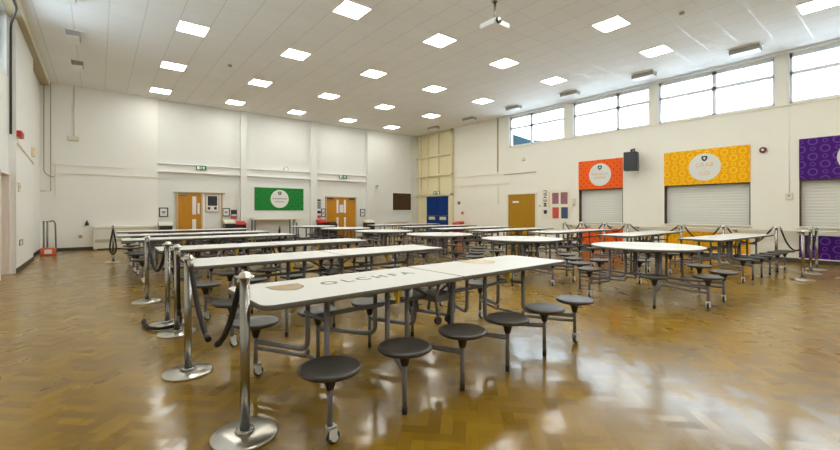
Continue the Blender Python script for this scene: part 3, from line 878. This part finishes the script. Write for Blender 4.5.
bin_(bx(8.32), 17.05, .34, .80, 'black', 'black', 'low black waste bin in front of the left oak door leaf')
bin_(bx(10.33), 17.15, .46, .86, 'black', 'bin_cream', 'wide black waste bin with a pale sloping lid right of the oak double doors')

# convector heaters
def heater(x0, x1, y, lab):
    t = empty('convector_heater', ((x0 + x1) / 2, y, 0), 0, lab, 'heater', 'convector heaters on the back wall')
    w = (x1 - x0) / 2
    MB().bbox((-w, -.2, .04), (w, -.001, .79), .012).build('casing', M['bin_cream'], t)
    gr = MB()
    for k in range(5): gr.box((-w + .05, -.206, .25 + k * .022), (w - .05, -.199, .262 + k * .022))
    gr.build('lower_grille', M['brown_trim'], t)
    MB().box((-w + .05, -.206, .70), (w - .05, -.199, .72)).build('upper_slot', M['brown_trim'], t)
    MB().box((-w + .04, -.16, 0), (-w + .1, -.05, .05)).box((w - .1, -.16, 0), (w - .04, -.05, .05)).build('foot', M['bin_cream'], t)
heater(-.14, 1.66, YB - .131, 'long cream convector heater on the left part of the back wall')
heater(11.6, 13.1, YB - .092, 'low cream convector heater below the dark brown board')

# dark board, camera, sensors on the back wall
o = MB().box((bx(12.03), YB - .125, bz(1.37)), (bx(13.22), YB - .092, bz(2.26))).build('wall_board', M['board'])
MB().box((bx(12.0), YB - .13, bz(1.34)), (bx(13.25), YB - .092, bz(1.37))).box((bx(12.0), YB - .13, bz(2.26)), (bx(13.25), YB - .092, bz(2.29))).box((bx(12.0), YB - .13, bz(1.37)), (bx(12.03), YB - .092, bz(2.26))).box((bx(13.22), YB - .13, bz(1.37)), (bx(13.25), YB - .092, bz(2.26))).build('board_frame', M['white_trim'], o)
tag(o, 'dark brown board with a white frame near the far corner', 'board')
o = MB().bbox((bx(10.95), YB - .26, bz(2.42)), (bx(11.06), YB - .16, bz(2.62)), .02).build('security_camera', M['beige_sw'])
MB().lathe([(.035, YB - .28), (.035, YB - .26)], (bx(10.99), 0, bz(2.58)), 12, 'y').build('lens', M['black'], o)
MB().box((bx(10.98), YB - .165, bz(2.5)), (bx(11.03), YB - .08, bz(2.56))).build('bracket', M['beige_sw'], o)
tag(o, 'small camera on the back wall pier right of the oak double doors', 'camera')
o = MB().lathe([(.10, YB - .012), (.10, YB - .05), (.08, YB - .065)], (bx(6.42), 0, bz(3.15)), 20, 'y').build('wall_clock', M['paper'])
tag(o, 'small round grey clock above the green banner', 'clock'); o.location.y = .01
MB().lathe([(.102, YB - .013), (.112, YB - .013), (.112, YB - .055), (.102, YB - .055)], (bx(6.42), 0, bz(3.15)), 20, 'y').build('clock_rim', M['brushed'], o)
o = MB().bbox((.31, YB - .16, .41), (.40, YB - .131, .51), .006).build('socket', M['brown_trim']); o.location.x = -.82
tag(o, 'small socket plate on the back wall left of the heater', 'socket')
o = MB().lathe([(.055, 0), (.05, .06), (.02, .14), (.02, .17), (0, .172)], (0, 0, 0), 12).build('door_bell', M['black'], None, (-.30, YB - .19, .83))
tag(o, 'small dark bell shaped fitting at the heater end on the back wall', 'fitting')
MB().box((-.02, .0, .02), (.02, .06, .06)).build('bracket', M['black'], o)

# slim sports posts and the orange base in the left corner
for x, lab in ((-1.29, 'left one of two slim grey posts standing close together in the left corner'), (-1.21, 'right one of two slim grey posts standing close together in the left corner')):
    t = empty('net_post', (x, 16.6, 0), 0, lab, 'post', 'slim posts in the left corner')
    MB().cyl((0, 0, .01), (0, 0, .98), .024, 12).build('post', M['pole_grey'], t)
    MB().lathe([(.026, .98), (.026, 1.0), (0, 1.005)], (0, 0, 0), 12).build('cap', M['black'], t)
    MB().lathe([(.034, 0), (.034, .012)], (0, 0, 0), 14).build('foot', M['brushed'], t)
t = empty('net_post', (-1.03, 16.9, 0), 0, 'slim post with a curved hook top in the left corner', 'post', 'slim posts in the left corner')
MB().tube(fillet([(0, 0, .02), (-.02, 0, .92), (-.06, 0, 1.02), (-.16, 0, .98)], .08), .02, 10).build('post', M['pole_grey'], t)
MB().lathe([(.14, 0), (.14, .012), (.05, .03), (.03, .05)], (.04, 0, 0), 20).build('foot', M['brushed'], t)
o = MB().bbox((-.17, -.12, 0), (.17, .12, .22), .03).build('weight_block', M['orange_red'], None, (-1.17, 16.25, 0))
MB().box((-.07, -.124, .05), (.09, -.1205, .17)).build('block_label', M['paper'], o)
tag(o, 'small orange red weight block on the floor in the left corner', 'weight')

# fittings on the left wall
o = MB().bbox((-1.35, 11.93, 2.88), (-1.27, 12.32, 3.01), .01).build('alarm_sounder', M['red']); o.location = (0, 0, 0)
MB().box((-1.272, 12.0, 2.92), (-1.266, 12.25, 2.95)).build('sounder_slot', M['black'], o)
tag(o, 'red box high on the left wall pier', 'alarm')
o = MB().bbox((-1.35, 12.3, .55), (-1.33, 12.75, .68), .005).build('socket', M['fitting_grey'])
MB().box((-1.331, 12.36, .58), (-1.328, 12.5, .65)).build('socket_face', M['sign_white'], o)
tag(o, 'double socket low on the left wall pier', 'socket')
o = MB().bbox((-1.35, 12.1, 1.72), (-1.325, 12.35, 1.92), .005).build('light_switch', M['beige_sw'])
MB().box((-1.326, 12.18, 1.8), (-1.321, 12.26, 1.86)).build('rocker', M['fitting_grey'], o)
tag(o, 'light switch at head height on the left wall pier', 'switch')
o = MB().bbox((-1.35, 14.3, 2.72), (-1.28, 14.6, 2.95), .01).build('junction_box', M['cream_panel'])
tag(o, 'cream junction box at the far edge of the left wall pier', 'junction box')

# ------------------------------------------------------------------ right wall
RX = (R(90), 0, R(-90))     # lettering that faces -X
XW = XR - .0005
def ban(y0, y1, m, cyc, lines, lab, tm, cm, r=.40, fs=.13):
    o = MB().box((XW - .025, y0, 2.10), (XW, y1, 3.125)).build('banner', M[m])
    rd = MB().lathe([(r, XW - .029), (r, XW - .0255)], (0, cyc, 2.60), 44, 'x').build('roundel', M['roundel'], o)
    MB().prism([(cyc - p[0] * .15, 2.60 + .245 + p[1] * .15) for p in SHIELD], XW - .033, XW - .0295, 0, axis='x').build('crest', M[cm], rd)
    MB().prism([(cyc - p[0] * .06, 2.60 + .25 + p[1] * .06) for p in SHIELD], XW - .036, XW - .0335, 0, axis='x').build('crest_centre', M['roundel'], rd)
    for txt, sz, dz in lines:
        text('lettering_line', txt, sz, M[tm], rd, (XW - .031, cyc, 2.60 + dz), RX, .001, 1.0, 1.08)
    return tag(o, lab, 'banner', 'patterned banners above the hatches')
ban(6.41, 8.01, 'orange_ban', 7.20, (('SPECIALITY', .115, .01), ('GRAINS', .115, -.11)), 'orange patterned banner above a hatch, lettered SPECIALITY in its circle', 'orange_text', 'crest_green')
ban(2.99, 5.13, 'yellow_ban', 4.05, (('GRAB', .17, .06), ('N', .06, -.06), ('GO', .17, -.19)), 'yellow patterned banner above a hatch, lettered GRAB N GO in its circle', 'yel_text', 'crest_dark')
ban(-.15, 2.01, 'purple_ban', .93, (), 'purple patterned banner above a hatch at the right picture edge', 'grey_text', 'crest_dark', .41)

def hatch(y0, y1, lab):
    t = empty('serving_hatch', (XR, (y0 + y1) / 2, .92), 0, lab, 'serving hatch', 'shuttered serving hatches'); w = (y1 - y0) / 2
    s = MB(); n = 15; H = 2.10 - .92
    s.box((.16, -w, 0), (.18, w, H))
    for k in range(n):
        z = H * k / n
        s.prism([(-w + .02, 0), (w - .02, 0)] and [(.160, z + .004), (.16, z + H / n - .004), (.155, z + H / n * .5)][::-1], -w + .01, w - .01, 0, axis='y')
    s.build('roller_shutter', M['shutter'], t)
    MB().box((.0, w - .02, 0), (.16, w - .0005, H)).build('jamb', M['jamb'], t)
    MB().box((.0, -w + .0005, 0), (.16, -w + .02, H)).build('jamb', M['jamb'], t)
    MB().box((.0, -w, H - .03), (.16, w, H - .0005)).build('lintel', M['jamb'], t)
    MB().box((.0, w - .09, 0), (.05, w - .02, H)).build('guide_channel', M['shutter'], t) if False else None
    MB().bbox((-.05, -w - .03, -.045), (.15, w + .03, .0), .008).build('sill', M['beige_sw'], t)
    return t
hatch(6.41, 8.01, 'white roller shutter hatch under the orange banner')
hatch(2.99, 5.13, 'white roller shutter hatch under the yellow banner')
hatch(-.15, 2.01, 'white roller shutter hatch under the purple banner')
for (y0, y1, m, nm) in ((6.41, 8.01, 'orange_ban', 'orange'), (2.99, 5.13, 'yellow_ban', 'yellow'), (-.15, 2.01, 'purple_ban', 'purple')):
    o = MB().box((XW - .03, y0, .12), (XW, y1, .70)).build('front_panel', M[m])
    MB().box((XW - .04, y0, .10), (XW - .0, y1, .125)).build('panel_edge', M['white_trim'], o)
    tag(o, '%s ring patterned panel on the wall below its serving hatch' % nm, 'panel', 'patterned panels below the hatches')
# tray slide
t = empty('tray_slide', (XR, 4.2, 0), 0, 'long cream tray slide running below the serving hatches', 'tray slide')
MB().bbox((-.30, -5.2, .795), (-.24, 4.3, .825), .006).bbox((-.18, -5.2, .795), (-.12, 4.3, .825), .006).build('slide_rail', M['beige_sw'], t)
for y in (-5.0, -3.6, -2.2, -.9, .5, 1.7, 2.6, 3.4, 4.1):
    MB().box((-.30, y - .015, .765), (0, y + .015, .795)).box((-.03, y - .015, .72), (0, y + .015, .765)).build('bracket', M['fitting_grey'], t)

# loudspeaker
t = empty('loudspeaker', (13.58, 5.98, 2.92), 0, 'black loudspeaker on a wall bracket right of the orange banner', 'loudspeaker')
MB().bbox((-.17, -.20, -.30), (.15, .20, .30), .02).build('speaker_box', M['black'], t)
MB().box((-.178, -.18, -.27), (-.17, .18, .27)).build('grille', M['black'], t)
MB().tube(fillet([(.0, 0, .30), (.0, 0, .38), (.36, 0, .38)], .03), .03, 10).box((.33, -.04, .28), (.36, .04, .46)).build('bracket', M['black'], t)
t.rotation_euler = (0, 0, R(12))
t.location.x = 13.55

# sounder, switch and conduit
o = MB().lathe([(.07, XW - .07), (.08, XW - .03), (.08, XW)], (0, 2.72, 2.94), 20, 'x').build('alarm_sounder', mat('dark red plastic', (.13, .012, .012), .4))
MB().lathe([(.03, XW - .075), (.033, XW - .07)], (0, 2.72, 2.94), 14, 'x').build('sounder_cap', M['paper'], o)
tag(o, 'round dark red alarm sounder on the wall between the yellow and purple hatches', 'alarm')
b = MB(); b.cyl((XW - .012, 2.2, SILL - .05), (XW - .012, 2.2, 1.75), .011, 8); trim(b, M['white_trim'])
o = MB().bbox((XW - .05, 2.13, 1.60), (XW, 2.27, 1.78), .01).build('light_switch', M['beige_sw'])
MB().box((XW - .054, 2.18, 1.68), (XW - .05, 2.22, 1.73)).build('rocker', M['fitting_grey'], o)
tag(o, 'cream switch box at the end of the conduit left of the purple hatch', 'switch')

# menu board
o = MB().box((XW - .02, 8.38, .98), (XW, 9.60, 2.15)).build('menu_board', M['cream_trim'])
for q, ch in enumerate('MENU'):      # reads upward: text x axis -> +z, text y axis -> +y, normal -> -x
    l = text('letter', ch, .215, M['dark_text'], o, (XW - .022, 9.43, 1.565 + .168 * q), (0, 0, 0), .001, 1, 1, .003)
    l.rotation_euler = Matrix(((0, 0, -1), (0, 1, 0), (1, 0, 0))).to_euler()
MB().box((XW - .022, 9.25, 1.45), (XW - .0205, 9.275, 2.05)).build('side_line', M['orange_text'], o)
MB().prism([(9.43 - p[0] * .16, 1.27 + p[1] * .16) for p in SHIELD], XW - .023, XW - .0205, 0, axis='x').build('crest', M['crest_dark'], o)
for (y0, y1, z0, z1, m) in ((8.84, 9.12, 1.59, 2.02, 'photo_print'), (8.46, 8.75, 1.58, 2.03, 'photo_print'), (8.83, 9.11, 1.03, 1.46, 'red_print'), (8.45, 8.73, 1.03, 1.46, 'navy')):
    MB().box((XW - .023, y0, z0), (XW - .0205, y1, z1)).build('menu_sheet', M[m], o)
tag(o, 'cream MENU board with four coloured sheets on the right wall', 'menu board')
o = MB().bbox((XW - .06, 8.12, 1.50), (XW, 8.26, 1.78), .01).build('control_box', M['beige_sw'])
MB().box((XW - .064, 8.15, 1.52), (XW - .06, 8.21, 1.58)).build('control_button', M['fitting_grey'], o)
tag(o, 'small cream control box between the menu board and the orange hatch', 'control box')

# plain wooden door on the right wall
d = struct(MB().box((XW - .02, 9.90, 0), (XW, 11.28, 2.02)).build('door_4', M['wood_dark']), 'plain brown wooden door on the right wall')
MB().box((XW - .04, 9.86, 0), (XW, 9.90, 2.06)).box((XW - .04, 11.28, 0), (XW, 11.40, 2.06)).box((XW - .04, 9.86, 2.02), (XW, 11.40, 2.07)).build('door_frame', M['cream_trim'], d)
MB().box((XW - .025, 10.72, 1.66), (XW - .02, 11.05, 1.74)).build('door_plate', M['sign_white'], d)
o = MB().lathe([(.03, XW - .03), (.035, XW)], (0, 9.7, 1.52), 12, 'x').build('door_button', M['fitting_grey']); tag(o, 'small round button left of the menu board beside the wooden door', 'button')

# conduits
b = MB(); b.box((XW - .03, 11.85, 3.05), (XW, 11.91, CH)); trim(b, M['brown_trim'])
b = MB(); b.box((XW - .03, 11.9, 2.96), (XW, 14.86, 2.99)); b.box((XW - .03, 11.25, 2.50), (XW, 14.86, 2.57)); b.box((XW - .03, 11.86, 1.6), (XW, 11.9, 2.5)); trim(b, M['cream_trim'])
b = MB(); b.box((XW - .04, 9.88, 2.89), (XW, 11.48, 2.92)); trim(b, M['brown_trim'])
o = MB().bbox((XW - .08, 10.4, 3.42), (XW, 10.55, 3.56), .02).build('motion_sensor', M['beige_sw']); tag(o, 'small motion sensor high on the wall above the wooden door', 'sensor')

# blue double doors in a panelled bay
b = MB(); b.box((XW - .03, 14.80, 0), (XW, YB - .1, CH)); trim(b, M['cream_panel'])
b = MB()
for y in (14.78, 15.79, 16.66, 17.26): b.box((XW - .17, y - .05, 2.14), (XW - .03, y + .05, CH))
for y in (14.78, 17.26): b.box((XW - .17, y - .05, 0), (XW - .03, y + .05, 2.14))
for z in (2.16, 3.18, 4.20, 5.36): b.box((XW - .17, 14.73, z - .04), (XW - .03, YB - .1, z + .04))
b.box((XW - .10, 14.83, 0), (XW - .03, 14.99, 2.14)); b.box((XW - .10, 16.80, 0), (XW - .03, 17.21, 2.14))
trim(b, M['cream_panel'])
d = struct(MB().box((XW - .10, 14.99, 0), (XW - .03, 15.03, 2.12)).box((XW - .10, 16.76, 0), (XW - .03, 16.80, 2.12)).box((XW - .10, 14.99, 2.08), (XW - .03, 16.80, 2.12)).build('door_5', M['cream_panel']), 'blue double fire doors in a panelled bay')
for y0, y1 in ((15.03, 15.89), (15.90, 16.76)):
    l = MB().box((XW - .08, y0, 0), (XW - .035, y1, 2.08)).build('door_leaf', M['blue'], d)
    MB().box((XW - .085, y0 + .18, .86), (XW - .08, y1 - .18, 1.02)).build('push_plate', mat('pale green plate', (.62, .68, .35), .4), l)
    MB().cyl((XW - .12, y0 + .04, 1.08), (XW - .12, y1 - .04, 1.08), .014, 8).build('panic_bar', M['brushed'], l)
o = MB().bbox((XW - .20, 15.57, 2.18), (XW - .17, 16.09, 2.34), .008).build('exit_sign', M['green_sign'])
MB().box((XW - .2035, 15.62, 2.20), (XW - .2005, 15.74, 2.32)).build('door_symbol', M['sign_white'], o)
MB().prism([(15.90, 2.26), (16.02, 2.20), (16.02, 2.32)], XW - .2035, XW - .2005, 0, axis='x').box((XW - .2035, 15.79, 2.245), (XW - .2005, 15.9, 2.275)).build('arrow', M['sign_white'], o)
tag(o, 'green exit sign above the blue double doors', 'exit sign')
for (y, z, m, lab) in ((14.35, 1.72, 'skirt', 'small dark switch on the wall right of the blue doors'), (14.1, 1.22, 'red', 'small red fire alarm point right of the blue doors')):
    o = MB().bbox((XW - .05, y - .06, z - .07), (XW, y + .06, z + .07), .01).build('call_point' if m == 'red' else 'light_switch', M[m])
    MB().box((XW - .054, y - .03, z - .03), (XW - .05, y + .03, z + .03)).build('face_plate', M['fitting_grey'], o)
    tag(o, lab, 'wall fitting')
bin_(13.45, 13.95, .38, .80, 'red', 'red', 'red bin by the right wall beside the blue doors', R(-90))

# ------------------------------------------------------------------ world, camera, view
w = bpy.data.worlds.new('overcast sky'); S.world = w; w.use_nodes = True
nt = w.node_tree; bg = nt.nodes['Background']
bg.inputs['Color'].default_value = (.72, .86, 1.0, 1); bg.inputs['Strength'].default_value = 13.0

cam = bpy.data.cameras.new('camera'); co = link(bpy.data.objects.new('camera', cam))
co.location = (0, 0, 1.30); co.rotation_euler = (R(90), 0, R(-38.55))
cam.sensor_width = 36; cam.lens = 403.57 / 840 * 36; cam.shift_y = -13.61 / 840; cam.clip_start = .05; cam.clip_end = 2000
S.camera = co
vs_ = S.view_settings
vs_.view_transform = 'Standard'; vs_.look = 'None'; vs_.exposure = -0.45; vs_.gamma = 1; vs_.use_curve_mapping = False
S.cycles.use_denoising = True
S.cycles.sample_clamp_indirect = 8
S.cycles.max_bounces = 10; S.cycles.diffuse_bounces = 6; S.cycles.transparent_max_bounces = 8
